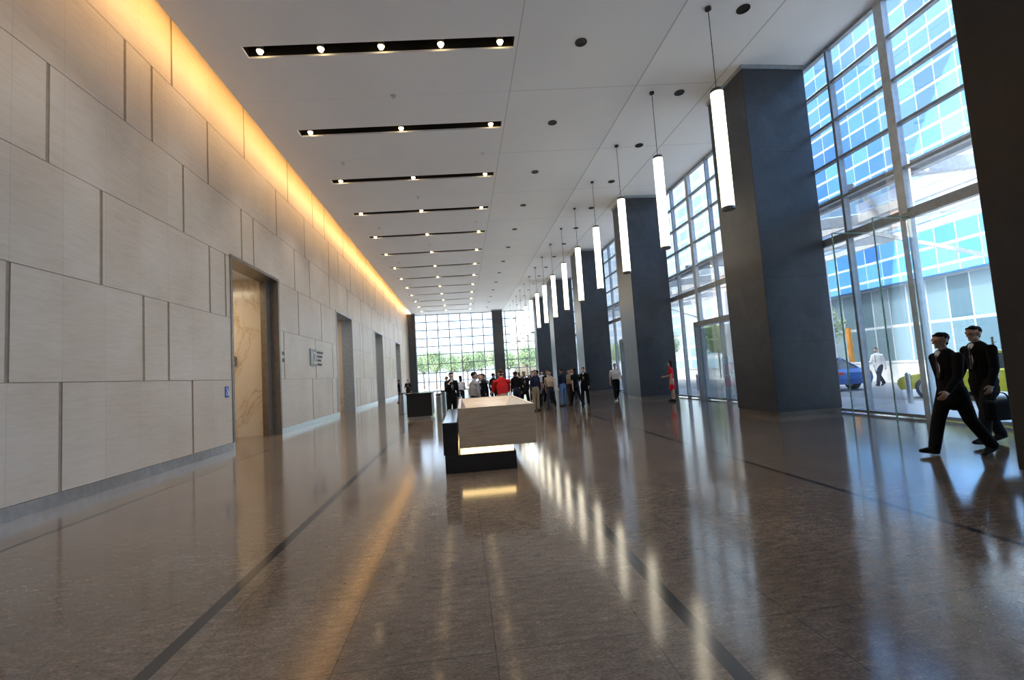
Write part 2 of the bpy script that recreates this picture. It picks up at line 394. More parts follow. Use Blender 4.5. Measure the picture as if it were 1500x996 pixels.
def window(idx,ya,yb):
    t=MB(); n=6; st=(yb-ya)/n
    for i in range(n):
        y=ya+i*st; wd=.10 if (i==4) else .035
        t.box(GX-.08,GX+.08,y-wd,y+wd,0,CZ,1 if i==4 else 0)
    zs=[0.06,4.6]+[4.6+1.03*j for j in range(1,5)]+[CZ-.05]
    for z in zs:
        h=.10 if abs(z-4.6)<.01 else .035
        t.box(GX-.06,GX+.06,ya,yb,z-h,z+h,0)
    t.quad([(GX,ya,.02),(GX,yb,.02),(GX,yb,CZ),(GX,ya,CZ)],2)
    return struct(t.make('window_%d'%idx,[M['frame'],M['framew'],M['glass']]))
for k in range(7):
    ya=2.85+9.2*(k-1); yb=ya+9.2
    window(k+1,max(ya,Y0),min(yb,Y1))
t=MB()
for i in range(12):
    x=-5.6+i*1.43; t.box(x-.06,x+.06,Y1-.06,Y1+.06,0,CZ,0)
for z in [.06,1.2,2.3,3.4,4.6]+[4.6+1.03*j for j in range(1,5)]+[CZ-.05]:
    t.box(WX,GX,Y1-.05,Y1+.05,z-.05,z+.05,0)
t.quad([(WX,Y1,0),(GX,Y1,0),(GX,Y1,CZ),(WX,Y1,CZ)],1)
struct(t.make('window_9',[M['framed'],M['glass']]))
struct(MB().box(WX-.5,GX+.2,Y0-.2,Y0,0,10.8).make('wall_back',[M['trav']]))
for i,(yc) in enumerate([16.6,25.8,35.0,44.2,7.4]):
    t=MB(); 
    for yy in(yc-1.6,yc+1.6): t.box(GX-.3,GX+.1,yy-.05,yy+.05,0,3.2,0)
    t.box(GX-.3,GX+.1,yc-1.65,yc+1.65,3.05,3.25,0)
    if i==4: t=MB(); t.box(GX-.12,GX-.02,yc-1.6,yc+1.6,4.45,4.6,0)
    t.box(GX-.14,GX-.11,yc-1.5,yc-.02,.02,2.95 if i<4 else 4.45,1); t.box(GX-.14,GX-.11,yc+.02,yc+1.5,.02,2.95 if i<4 else 4.45,1)
    d=struct(t.make('door_%d'%(i+1),[M['frame'],M['glass']]))
    for sg in(-1,1): MB().cyl((GX-.2,yc+sg*.12,.9),(GX-.2,yc+sg*.12,1.7),.018,n=12).cyl((GX-.2,yc+sg*.12,1.0),(GX-.12,yc+sg*.12,1.0),.01,n=8).cyl((GX-.2,yc+sg*.12,1.6),(GX-.12,yc+sg*.12,1.6),.01,n=8).make('handle',[M['steel']],parent=d,smooth=True)
    if i<4:
        e=MB().box(-.16,.16,-.03,.03,-.075,.075).make('exit_sign',[M['green']],loc=(GX-.42,yc-1.45,2.93)); thing(e,'small illuminated green exit sign above glass doors','sign','exit signs')
        text('lettering','EXIT',.12,M['signwhite'],(-.135,-.033,-.045),(R(90),0,0),.003,parent=e)
for i,yy in enumerate((9.95,8.85)):
    t=MB(); t.quad([(9.15,yy,.02),(10.05,yy,.02),(10.05,yy,4.5),(9.15,yy,4.5)],0); t.box(9.13,9.15,yy-.012,yy+.012,.01,4.5,1); t.box(9.13,10.05,yy-.012,yy+.012,4.48,4.5,1)
    struct(t.make('door_%d'%(6+i),[M['glass'],M['glassedge']]))
# ------------------------------------------------------------------ signs
RL=(R(90),0,R(90))
s0=empty('wall_sign',(WX+.01,20.2,2.4)); thing(s0,'small square grey logo with short lines of lettering on stone wall','sign')
MB().box(0,.02,0,.85,.10,.82).make('logo_plate',[M['signgrey']],parent=s0); text('numeral','12',.74,M['signpale'],(.022,.05,.19),RL,.006,parent=s0)
for i,tx in enumerate(['MARINA BAY','FINANCIAL','CENTRE','TOWER 2']): text('lettering',tx,.15,M['signgrey'],(0,1.0,.66-i*.18),RL,.01,parent=s0)
s1=empty('level_sign',(WX+.01,17.2,2.55)); thing(s1,'small grey lift level numerals on stone wall','sign')
text('numeral','08',.20,M['signgrey'],(0,0,.25),RL,.008,parent=s1); text('numeral','00',.20,M['signgrey'],(0,0,0),RL,.008,parent=s1)
s2=MB().box(0,.012,-.09,.09,-.15,.15).make('accessible_sign',[M['signblue']],loc=(WX+.005,13.25,1.60)); thing(s2,'small blue wheelchair access plaque on stone wall','sign')
t=MB()
for k in range(18):
    a0=R(-200+k*15); a1=R(-200+(k+1)*15); cx,cz,r_=-.0,-.03,.055
    t.beam((.016,cx+r_*math.cos(a0),cz+r_*math.sin(a0)),(.016,cx+r_*math.cos(a1),cz+r_*math.sin(a1)),.008,.008)
t.cyl((.012,-.01,.1),(.02,-.01,.1),.018,n=12); t.beam((.016,-.01,.08),(.016,0,0),.012,.012); t.beam((.016,0,0),(.016,.045,0),.012,.012); t.beam((.016,.045,0),(.016,.07,-.07),.012,.012); t.beam((.016,-.005,.05),(.016,.04,.04),.01,.01)
t.make('wheelchair_symbol',[M['signwhite']],parent=s2)
s3=text('lobby_numeral','..3',.5,M['signgrey'],(-8.3,17.03,2.5),(R(90),0,0),.015); thing(s3,'dark numeral on veined marble lift lobby wall','sign')
# ------------------------------------------------------------------ reception desk
dk=empty('reception_desk',(0,7.8,0)); thing(dk,'beige stone reception desk with glowing strip over black base','reception desk')
MB().box(-.36,.84,0,3.2,0,.30).make('base',[M['granite']],parent=dk,bevel=.01)
MB().box(-.38,-.13,.02,3.3,.30,.84).make('side_counter',[M['granite']],parent=dk,bevel=.01)
MB().box(-.10,.80,.04,3.1,.30,.40).make('light_strip',[M['warmstrip']],parent=dk)
t=MB(); X0,X1,YA,YB,ZA,ZB=-.11,1.2,0,3.5,.40,1.07
t.box(X0,X1,YA,YB,ZA,ZA+.06); t.box(X0,X1,YA,YA+.05,ZA+.06,ZB); t.box(X0,X1,YB-.05,YB,ZA+.06,ZB); t.box(X0,X0+.06,YA+.05,YB-.05,ZA+.06,ZB); t.box(X1-.06,X1,YA+.05,YB-.05,ZA+.06,ZB)
t.make('counter_box',[M['desk']],parent=dk,bevel=.006)
t=MB(); zt,zl=ZB-.01,ZB-.5
a=[(X0+.06,YA+.05,zt),(X1-.06,YA+.05,zt),(X1-.06,YB-.05,zt),(X0+.06,YB-.05,zt)]
bq=[(X0+.30,YA+.25,zl),(X1-.45,YA+.25,zl),(X1-.45,YB-.9,zl),(X0+.30,YB-.9,zl)]
for i in range(4): j=(i+1)%4; t.quad([a[i],a[j],bq[j],bq[i]],2 if i==3 else (1 if i==2 else 0))
t.quad(bq,2); t.make('worktop_recess',[M['cream'],M['desk'],M['plinth']],parent=dk)
pp=MB().box(-.15,.15,-.21,.21,0,.02).make('paper_stack',[M['signwhite']],loc=(.45,9.2,.5701+.0)); pp.rotation_euler=(0,0,.2); thing(pp,'stack of white papers lying inside the desk tray','paper')
pc=empty('security_counter',(-1.8,19.0,0)); thing(pc,'black granite security counter with stone top on lobby floor','counter')
MB().box(-.5,.5,0,1.6,.1,1.0).make('body',[M['granite']],parent=pc,bevel=.01); MB().box(-.45,.45,.05,1.55,0,.1).make('plinth',[M['steel']],parent=pc)
MB().box(-.54,.54,-.04,1.64,1.0,1.05).make('countertop',[M['granite']],parent=pc,bevel=.008)
g0=empty('security_gate',(-.95,17.6,0)); thing(g0,'brushed steel access gate pedestal with glass wing','gate','access gates')
MB().box(-.09,.09,0,1.2,0,.95).make('pedestal',[M['steel']],parent=g0,bevel=.03); MB().box(-.1,.1,-.01,1.21,.95,1.0).make('top_plate',[M['black']],parent=g0,bevel=.01)
MB().box(.09,.45,.58,.6,.25,.9).make('glass_wing',[M['glass']],parent=g0)
for x,yy in((-.2,17.6),(-.95,22),(-2.9,22)): dup(g0,(x,yy,0))
# ------------------------------------------------------------------ exterior
struct(MB().box(-60,160,-60,200,-.45,-.21).make('ground',[M['pave']]))
struct(MB().box(GX+.1,13.6,Y0-20,Y1+.1,-.21,-.01).make('floor_pavement',[M['pave']]))
struct(MB().box(13.6,20.5,-40,90,-.21,-.02).make('floor_road',[M['road']]))
struct(MB().box(20.5,60,-40,90,-.21,.0).make('floor_plaza',[M['pave']]))
struct(MB().box(-60,60,Y1+.11,120,-.21,-.015).make('floor_plaza_end',[M['pave']]))
t1=empty('office_tower',(53,4,0)); thing(t1,'blue glass office tower with pale floor bands','building')
MB().box(-17,17,-34,44,7,110).make('facade',[M['towerblue']],parent=t1); MB().box(-16,16,-33,43,0,7).make('street_level_glazing',[M['shop']],parent=t1)
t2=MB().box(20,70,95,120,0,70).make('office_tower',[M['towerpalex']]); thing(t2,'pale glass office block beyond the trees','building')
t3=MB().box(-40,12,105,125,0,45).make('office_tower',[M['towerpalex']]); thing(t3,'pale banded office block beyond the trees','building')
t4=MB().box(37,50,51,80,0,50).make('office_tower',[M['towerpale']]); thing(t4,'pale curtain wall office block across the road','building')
cp=empty('entrance_canopy',(17,18,0)); thing(cp,'white steel and glass entrance canopy over the drop-off road','canopy')
t=MB()
for k in range(9): t.beam((-5.5,-18+k*5,6.1),(4.6,-18+k*5,7.1),.22,.35)
for x,z in((-5.5,6.1),(-2.1,6.45),(1.3,6.78),(4.6,7.1)): t.beam((x,-18,z),(x,22,z),.2,.3)
for k in range(4): t.beam((-5.2,-16+10*k,6.5),(4.4,-8+10*k,8.4),.14,.14); t.beam((4.4,-8+10*k,8.4),(4.4,-8+10*k,7.1),.14,.14)
t.make('roof_frame',[M['white']],parent=cp)
MB().quad([(-5.5,-18,6.3),(4.6,-18,7.3),(4.6,22,7.3),(-5.5,22,6.3)]).make('roof_glass',[M['glass']],parent=cp)
for k in range(4):
    MB().cyl((4.2,-14+10*k,-.02),(4.2,-14+10*k,7.0),.22).make('post',[M['white']],parent=cp,smooth=True)
    MB().beam((4.2,-14+10*k,4.2),(0,-11+10*k,6.6),.14,.14).make('strut',[M['white']],parent=cp)
lw=MB().box(-.2,.2,-30,30,0,.9).box(-.25,.25,-30,30,.9,.98).make('planter_wall',[M['white']],loc=(21.8,20,0)); thing(lw,'long low white planter wall beside the road','low wall')
bo=MB().cyl((0,0,0),(0,0,.85),.07).cyl((0,0,.85),(0,0,.9),.07,.04).make('bollard',[M['steel']],loc=(12.9,9,-.01),smooth=True); thing(bo,'short steel bollard on the kerb','bollard','kerb bollards')
for k in range(1,10): dup(bo,(12.9,9+3.0*k,-.01))
op=MB().box(-.05,.10,-.12,.12,0,3.0).box(-.1,.15,-.18,.18,0,.15).make('orange_totem',[M['orange']],loc=(22.9,24.6,0)); thing(op,'slim tall orange sign totem standing by the road','sign')
def tree():
    r=empty('street_tree',(0,0,0)); t=MB(); t.cyl((0,0,0),(.05,0,2.4),.13,.09,10)
    tips=[]
    for k in range(7):
        a=k*2*math.pi/7; tip=(1.1*math.cos(a),1.1*math.sin(a),3.4+.5*(k%3)); t.cyl((.05,0,2.2),tip,.06,.02,8); tips.append(tip)
    t.make('trunk',[M['bark']],parent=r,smooth=True); f=MB(); rr=random.Random(5)
    cs=tips+[(0,0,4.8),(.6,.3,4.4),(-.5,-.4,4.5),(.2,-.3,3.2),(-.4,.5,3.1)]
    for c_ in cs:
        for k in range(260):
            v=Vector((rr.gauss(0,1),rr.gauss(0,1),rr.gauss(0,1))).normalized()*(.25+.85*rr.random()); q=Vector(c_)+v
            e=Euler((rr.random()*6,rr.random()*6,rr.random()*6)).to_matrix(); s_=.13
            f.quad([q+e@Vector(w_)*s_ for w_ in((-1,0,0),(0,-.5,.1),(1,0,0),(0,.5,.1))])
    f.make('foliage',[M['leaf']],parent=r); return r
tr=tree(); tr.location=(27,32,0); thing(tr,'leafy green street tree with slender trunk','tree','street trees')
pts=[(24.5,36.5),(25,42),(28,47),(24,52),(27,58),(31,38),(32,44)]
pts+=[(-13+4.6*i,68+1.5*(i%2)) for i in range(9)]+[(-10.7+4.6*i,74.5) for i in range(8)]
for i,(x,y) in enumerate(pts):
    q=dup(tr,(x,y,0),i*1.3); s_=.92+.10*((i*7)%5)/4; q.scale=(s_,s_,s_*1.05)
def car(name,loc,rz,paint,taxi,label):
    r=empty(name,loc,rz)
    arch=lambda c:[(c+.38*math.cos(R(a)),.30+.38*math.sin(R(a))) for a in range(0,181,30)]
    low=[(2.25,.26)]+[(p[0],max(p[1],.26)) for p in arch(1.42)]+[(p[0],max(p[1],.26)) for p in arch(-1.42)]+[(-2.28,.28)]
    upr=[(-2.38,.50),(-2.34,.76),(-2.1,.90),(-1.5,.93),(.2,.90),(1.1,.86),(1.75,.78),(2.18,.70),(2.34,.58),(2.36,.42)]
    prof=low+upr
    ins=[(y*.985,z if z<.45 else .45+(z-.45)*.90) for y,z in prof]
    flat=[(y,.40 if (z<.70 and abs(abs(y)-1.42)<.40 and z<.69) else z) for y,z in prof]
    t=MB(); t.loft([(-.87,ins),(-.80,prof),(.80,prof),(.87,ins)])
    t.make('body',[paint],parent=r,fixn=True)
    k=MB(); pts=[(1.12,.86),(-1.80,.91),(-1.25,1.28),(-.9,1.35),(-.1,1.37),(.35,1.29)]; n=len(pts)
    wd=lambda z:.76-.22*max(0,(z-.9))/.47
    k.v=[(-wd(z),y,z) for y,z in pts]+[(wd(z),y,z) for y,z in pts]
    k.f=[tuple(range(n)),tuple(reversed(range(n,2*n)))]+[(i,(i+1)%n,(i+1)%n+n,i+n) for i in range(n)]; k.m=[0]*len(k.f); k.make('cabin_windows',[M['carglass']],parent=r,fixn=True)
    ro=MB(); ro.quad([(-.56,-1.12,1.33),(.56,-1.12,1.33),(.54,-.9,1.375),(-.54,-.9,1.375)]).quad([(-.54,-.9,1.375),(.54,-.9,1.375),(.54,-.1,1.395),(-.54,-.1,1.395)]).quad([(-.54,-.1,1.395),(.54,-.1,1.395),(.58,.18,1.345),(-.58,.18,1.345)])
    for sx in(-1,1):
        for ya,za,yb,zb in((1.12,.87,.2,1.34),(-1.78,.92,-1.2,1.31),(-.35,.9,-.35,1.37),(.2,1.34,-1.15,1.36)):
            ro.beam((sx*(wd(za)+.005),ya,za),(sx*(wd(zb)+.005),yb,zb),.05,.05)
    ro.make('roof',[paint],parent=r)
    for x in(-.75,.75):
        for y in(-1.42,1.42):
            MB().cyl((x-.11,y,.32),(x+.11,y,.32),.32,n=28).make('wheel',[M['rubber']],parent=r,smooth=True)
            MB().cyl((x-.12,y,.32),(x+.12,y,.32),.20,n=20).make('hubcap',[M['steel']],parent=r,smooth=True)
    for x in(-.62,.62):
        MB().box(x-.17,x+.17,2.20,2.33,.54,.66).make('headlight',[M['lens']],parent=r,bevel=.02); MB().box(x-.17,x+.17,-2.37,-2.25,.66,.80).make('tail_light',[M['red_lens']],parent=r,bevel=.02)
    if taxi:
        MB().box(-.3,.3,-.5,-.38,1.385,1.53).make('roof_sign',[M['signwhite']],parent=r,bevel=.02); text('lettering','TAXI',.15,M['black'],(-.19,-.505,1.40),(R(90),0,0),.003,parent=r)
    return thing(r,label,'car')
car('taxi',(15.1,11.3,-.02),0,M['yellow'],True,'yellow saloon taxi parked at the drop-off kerb')
car('car',(16.0,19.5,-.02),0,M['blue'],False,'blue saloon car waiting ahead of the taxi')
# ------------------------------------------------------------------ people
SK=simple('skin',(.42,.25,.17),.55); SK2=simple('skin_light',(.55,.36,.26),.5)
HB=simple('hair_black',(.010,.008,.007),.75,spec=.15); HBr=simple('hair_brown',(.07,.035,.02),.7,spec=.2)
def cloth(n,c): return simple(n,c,.9,0,.15,30,spec=.15)
C={k:cloth('cloth_'+k,v) for k,v in dict(black=(.007,.007,.008),navy=(.02,.025,.05),charcoal=(.018,.018,.020),white=(.72,.73,.75),grey=(.30,.31,.33),red=(.55,.02,.02),blue=(.12,.22,.42),khaki=(.32,.25,.15),brown=(.14,.08,.05),paleblue=(.45,.55,.68),scarlet=(.7,.02,.04),beige=(.5,.42,.33)).items()}
SHOE=simple('shoe_leather',(.010,.009,.008),.6,spec=.2); EYE=simple('eye_dark',(.04,.028,.022),.4)
def build_person(name,pose,female=False,suit=False,skirt=False,voxel=.010,shorts=False):
    P=[]
    def add(a,b,ra,rb,mat,side=(1,0,0),sx=1,sy=1): P.append((Vector(a),Vector(b),ra,rb,Vector(side),sx,sy,mat))
    g=pose.get; lean=R(g('lean',2)); hz=.93
    def up(v):
        v=Vector(v)-Vector((0,0,hz)); return Vector((v.x,v.y*math.cos(lean)+v.z*math.sin(lean),v.z*math.cos(lean)-v.y*math.sin(lean)))+Vector((0,0,hz))
    wf=.9 if female else 1
    TOP,BOT=1,(1 if skirt else 2)
    add(up((0,0,.90)),up((0,0,1.02)),.158,.142*wf,BOT,sy=.70)
    add(up((0,0,1.02)),up((0,0.005,1.27)),.140*wf,.172*wf,TOP,sy=.66); add(up((0,.005,1.27)),up((0,-.005,1.40)),.170*wf,.140*wf,TOP,sy=.62)
    sw=.155*wf
    add(up((-sw,-.01,1.405)),up((sw,-.01,1.405)),.062,.062,TOP); add(up((0,-.01,1.40)),up((0,0,1.475)),.085,.058,TOP,sy=.85)
    add(up((0,0,1.46)),up((0,.01,1.57)),.052*wf,.050*wf,0)
    if female: 
        for sg in(-1,1): add(up((sg*.07,.08,1.28)),up((sg*.07,.09,1.26)),.06,.055,TOP)
    if suit:
        add(up((0,0,.82)),up((0,0,1.10)),.180,.154,TOP,sy=.78); add(up((0,.0,1.1)),up((0,.0,1.36)),.154,.175,TOP,sy=.70)
        add(up((0,.085,1.46)),up((0,.130,1.15)),.045,.014,4,sy=.6); add(up((0,.112,1.44)),up((0,.141,1.13)),.011,.016,5,sy=.6)
        add(up((-.01,.0,1.487)),up((.01,0,1.487)),.057,.057,4,sy=1)
        for sg in(-1,1): add(up((sg*.068,.070,1.46)),up((sg*.026,.132,1.13)),.022,.020,TOP,sy=.55)
    if skirt: add(up((0,0,1.0)),(0,0.01,.60),.13,.185,1,sy=.75)
    ht=R(g('turn',0)); nod=R(g('nod',0)); hc=up((0,.012,1.60))
    def H(v):
        v=Vector(v)-Vector((0,0,1.60)); v=Matrix.Rotation(-nod,3,'X')@v; v=Matrix.Rotation(ht,3,'Z')@v; return v+hc
    hs=Matrix.Rotation(ht,3,'Z')@Vector((1,0,0))
    add(H((0,-.020,1.665)),H((0,.018,1.662)),.086,.080,0,hs,.88,1.0)
    add(H((0,.030,1.645)),H((0,.048,1.578)),.064,.038,0,hs,.95,.9)
    add(H((0,.092,1.655)),H((0,.108,1.622)),.009,.015,0,hs)
    for sg in(-1,1): add(H((sg*.012,.090,1.668)),H((sg*.045,.082,1.667)),.010,.009,0,hs)
    add(H((-.018,.089,1.590)),H((.018,.089,1.590)),.007,.007,6,hs); add(H((0,.078,1.558)),H((0,.080,1.556)),.020,.018,0,hs)
    for sg in(-1,1):
        add(H((sg*.077,-.002,1.650)),H((sg*.077,.0,1.615)),.020,.012,0,(0,1,0),1,.45)
        add(H((sg*.029,.0885,1.648)),H((sg*.033,.0875,1.648)),.0065,.0065,5,hs)
    foot=[]; lx=.010 if suit else 0
    for sg,k in((1,'r'),(-1,'l')):
        h,kn,fp=R(g('hip_'+k,0)),R(g('knee_'+k,0)),R(g('foot_'+k,0)); ab=g('spread',.01)
        hp=Vector((sg*.088,0,hz)); kp=hp+Vector((sg*ab,.43*math.sin(h),-.43*math.cos(h))); ap=kp+Vector((sg*ab*.5,.42*math.sin(h-kn),-.42*math.cos(h-kn)))
        if skirt or shorts: add(hp,kp,.082,.052,0 if skirt else 2); add(kp,kp.lerp(ap,.35),.050,.052,0); add(kp.lerp(ap,.35),ap,.052,.034,0)
        else: add(hp,kp,.094+lx,.070+lx,2); add(kp,kp.lerp(ap,.3),.069+lx,.068+lx,2); add(kp.lerp(ap,.3),ap+Vector((0,0,.0)),.068+lx,.060+lx,2)
        rot=Matrix.Rotation(fp,3,'X'); 
        he=ap+rot@Vector((0,-.035,-.055)); to=ap+rot@Vector((sg*.02,.165,-.062)); md=ap+rot@Vector((0,.05,-.03))
        add(he,to,.036,.028,3,sx=1.15,sy=1); add(md,to,.040,.028,3,sx=1.15); add(ap,he,.036,.036,3)
        foot+= [he.z-.036,to.z-.030]
    for sg,k in((1,'r'),(-1,'l')):
        a,e,out=R(g('arm_'+k,0)),R(g('elb_'+k,12)),g('out_'+k,.12)
        sh=up((sg*(.19*wf),-.01,1.40)); d1=Vector((sg*out,math.sin(a),-math.cos(a))).normalized(); el=sh+d1*.285
        d2=Vector((sg*out*.3-sg*g('in_'+k,0),math.sin(a+e),-math.cos(a+e))).normalized(); wr=el+d2*.25
        x=.012 if suit else 0
        add(sh,el,.054*wf+x,.043*wf+x,TOP if not g('bare') else (TOP if not female else 0))
        if g('bare'): add(sh,sh.lerp(el,.6),.062*wf,.055*wf,TOP)
        add(el,wr,.043*wf+x,.031*wf+x,0 if g('bare') else TOP)
        if suit: add(wr-d2*.005,wr+d2*.022,.034,.034,4)
        s_=Vector((0,1,0))-d2*d2.y
        if s_.length<.2: s_=Vector((0,0,1))-d2*d2.z
        s_.normalize(); nn=d2.cross(s_); 
        if nn.x*sg>0: nn=-nn
        cu=g('curl',1.0)
        add(wr,wr+d2*.03,.028,.030,0,s_,1,.75); add(wr+d2*.03,wr+d2*.078,.036,.038,0,s_,1,.40)
        for i,L in enumerate((.072,.082,.076,.058)):
            b0=wr+d2*.088+s_*(.029-.0195*i); a1=R(18*cu+3*i); a2=R(50*cu+5*i)
            m1=b0+(d2*math.cos(a1)+nn*math.sin(a1))*L*.52; m2=m1+(d2*math.cos(a2)+nn*math.sin(a2))*L*.48
            add(b0,m1,.0092,.0085,0,s_); add(m1,m2,.0085,.007,0,s_)
        t0=wr+d2*.03+s_*.026; t1_=t0+(d2*.65+s_*.65+nn*.25).normalized()*.042; t2=t1_+(d2*.95+s_*.2+nn*.3).normalized()*.032
        add(t0,t1_,.014,.011,0,s_); add(t1_,t2,.011,.008,0,s_)
    dz=-min(foot)
    P=[(a+Vector((0,0,dz)),b+Vector((0,0,dz)),ra,rb,s_,sx,sy,m) for a,b,ra,rb,s_,sx,sy,m in P]
    mb=MB()
    for a,b,ra,rb,s_,sx,sy,m in P: mb.cap(a,b,ra,rb,s_,sx,sy)
    me=mb.mesh('tmp'); o=bpy.data.objects.new('tmp',me); COL.objects.link(o)
    md=o.modifiers.new('r','REMESH'); md.mode='VOXEL'; md.voxel_size=voxel
    sm=o.modifiers.new('s','SMOOTH'); sm.factor=.5; sm.iterations=2
    dg=bpy.context.evaluated_depsgraph_get(); out=bpy.data.meshes.new_from_object(o.evaluated_get(dg)); bpy.data.objects.remove(o)
    n=len(out.polygons); ce=np.empty(n*3); out.polygons.foreach_get('center',ce); ce=ce.reshape(-1,3)
    best=np.full(n,1e9); idx=np.zeros(n,int)
    for a,b,ra,rb,s_,sx,sy,m in P:
        A=np.array(a);B=np.array(b);D=B-A;L=np.linalg.norm(D); d=D/L if L>1e-6 else np.array([0,0,1.])
        t=np.clip((ce-A)@d/max(L,1e-6),0,1); q=ce-A-np.outer(t*L,d); sd=np.array(s_); sd=sd-d*(sd@d)
        if np.linalg.norm(sd)<1e-4: sd=np.array([0,1.,0])-d*d[1]
        sd/=np.linalg.norm(sd); tt=np.cross(d,sd); ax=q@d
        dist=np.sqrt((q@sd/sx)**2+(q@tt/sy)**2+ax**2)-(ra+(rb-ra)*t)
        dist-= .001 if m in(4,5,6) else 0
        u=dist<best; best[u]=dist[u]; idx[u]=m
    out.polygons.foreach_set('material_index',idx.astype(np.int32)); out.polygons.foreach_set('use_smooth',[True]*n)
    out.name=name
    for m in(SK,C['navy'],C['black'],SHOE,C['white'],EYE,SKL): out.materials.append(m)
    ob=bpy.data.objects.new('person',out); COL.objects.link(ob)
    hb=MB(); hz_=Vector((0,0,dz))
    hb.cap(H((0,-.036,1.682))+hz_,H((0,.000,1.702))+hz_,.080,.066,hs,.95,1); hb.cap(H((0,-.043,1.67))+hz_,H((0,-.048,1.605))+hz_,.068,.045,hs,1.05,.8)
    for sg in(-1,1): hb.cap(H((sg*.066,-.03,1.69))+hz_,H((sg*.072,-.008,1.650))+hz_,.020,.009,(0,1,0))
    rh=random.Random(3)
    for q in range(26):   # locks breaking the hairline
        an=R(-100+200*q/25); bx=.062*math.sin(an); by=.012+.050*math.cos(an)
        hb.cap(H((bx,by,1.728))+hz_,H((bx*1.12,by*1.10+.002,1.712-.008*rh.random()))+hz_,.013,.006,hs)
    if female: hb.cap(H((0,-.05,1.62))+hz_,H((0,-.07,1.44))+hz_,.07,.05,hs,1.1,.6)
    me=hb.mesh('h'); o=bpy.data.objects.new('h',me); COL.objects.link(o); md=o.modifiers.new('r','REMESH'); md.mode='VOXEL'; md.voxel_size=.006
    dg=bpy.context.evaluated_depsgraph_get(); hm=bpy.data.meshes.new_from_object(o.evaluated_get(dg)); bpy.data.objects.remove(o)
    hm.polygons.foreach_set('use_smooth',[True]*len(hm.polygons)); hm.materials.append(HB)
    ho=bpy.data.objects.new('hair',hm); COL.objects.link(ho); ho.parent=ob
    return ob
SKL=simple('lips',(.36,.17,.13),.5)
def dress(ob,top,bot,skin=SK,hair=HB,shoe=SHOE,inner=None):
    vals=[skin,top,bot,shoe,inner or C['white'],EYE,SKL]
    for i,m in enumerate(vals): ob.material_slots[i].link='OBJECT'; ob.material_slots[i].material=m
    h=[c for c in ob.children if c.name.startswith('hair')][0]; h.material_slots[0].link='OBJECT'; h.material_slots[0].material=hair
WALK=dict(hip_r=27,knee_r=6,foot_r=14,hip_l=-20,knee_l=24,foot_l=-34,arm_r=-24,elb_r=14,arm_l=24,elb_l=22,lean=4)
WALK2=dict(hip_l=22,knee_l=4,foot_l=10,hip_r=-14,knee_r=22,foot_r=-28,arm_l=-16,elb_l=10,arm_r=18,elb_r=60,lean=3,turn=15)
STAND=dict(hip_r=3,hip_l=-3,arm_r=2,arm_l=-2,elb_r=12,elb_l=10,turn=-20,spread=.02)
PHONE=dict(hip_r=5,hip_l=-4,arm_r=20,elb_r=125,in_r=.25,arm_l=4,elb_l=14,nod=12,spread=.02)
LEANF=dict(hip_r=2,hip_l=-2,arm_r=25,elb_r=50,arm_l=30,elb_l=45,lean=14,nod=14,bare=True,spread=.03)
def place(ob,x,y,face,H=1.75):
    ob.location=(x,y,0); ob.rotation_euler=(0,0,R(face)); s_=H/1.75; ob.scale=(s_,s_,s_)
m1=build_person('person_suit_a',dict(WALK,hip_r=20,foot_r=8,hip_l=-15,knee_l=18,foot_l=-22,turn=0,nod=6,arm_r=-14,arm_l=12,elb_l=30),suit=True,voxel=.0055); place(m1,7.08,5.95,80,1.80); dress(m1,C['black'],C['black'],SK)
thing(m1,'person striding in black suit and white shirt','person')
m2=build_person('person_suit_b',dict(WALK2,hip_l=16,foot_l=6,hip_r=-10,knee_r=16,foot_r=-18,turn=4,elb_r=15,arm_r=10,arm_l=6,elb_l=16,nod=4),suit=True,voxel=.0055); place(m2,8.20,6.40,84,1.86); dress(m2,C['black'],C['charcoal'],SK)
thing(m2,'person walking in dark suit carrying a black bag','person')
bg=empty('travel_bag',(8.02,6.06,.43),R(-5)); thing(bg,'black soft travel bag held beside walking person','bag')
MB().box(-.25,.25,-.09,.09,0,.30).make('bag_body',[C['black']],parent=bg,bevel=.05)
t=MB()
for i in range(10):
    a0=math.pi*i/10;a1=math.pi*(i+1)/10; t.beam((.12*math.cos(a0),0,.29+.12*math.sin(a0)),(.12*math.cos(a1),0,.29+.12*math.sin(a1)),.02,.012)
t.make('handle',[C['black']],parent=bg)
A={}
A['walk']=build_person('pw',dict(WALK,bare=True)); A['walks']=build_person('pws',WALK2,suit=True)
A['stand']=build_person('ps',STAND); A['phone']=build_person('pp',PHONE,suit=True); A['lean']=build_person('pl',LEANF)
A['fem']=build_person('pf',dict(STAND,arm_r=10,elb_r=70,bare=True),female=True,skirt=True); A['fwalk']=build_person('pfw',dict(WALK2,bare=True),female=True)
used=set()
def crowd(kind,x,y,face,H,top,bot,label,skin=SK2,hair=HB,group=None):
    if kind in used: ob=dup(A[kind],(0,0,0))
    else: ob=A[kind]; used.add(kind)
    place(ob,x,y,face,H); dress(ob,C[top],C[bot],skin,hair); 
    for k in('label','category','group'):
        if k in ob: del ob[k]
    thing(ob,label,'person',group); return ob
crowd('fem',8.75,18.4,60,1.68,'scarlet','black','person in short bright red dress holding a phone')
crowd('walk',7.2,21.0,170,1.80,'white','black','person walking in white shirt and black trousers')
crowd('lean',1.08,12.4,10,1.74,'red','khaki','person in red T-shirt leaning by the desk',SK2,HBr)
crowd('stand',.32,13.2,-60,1.70,'grey','black','person in grey shirt standing behind the desk')
crowd('phone',-.42,16.6,200,1.76,'black','black','person in black suit standing by access gate')
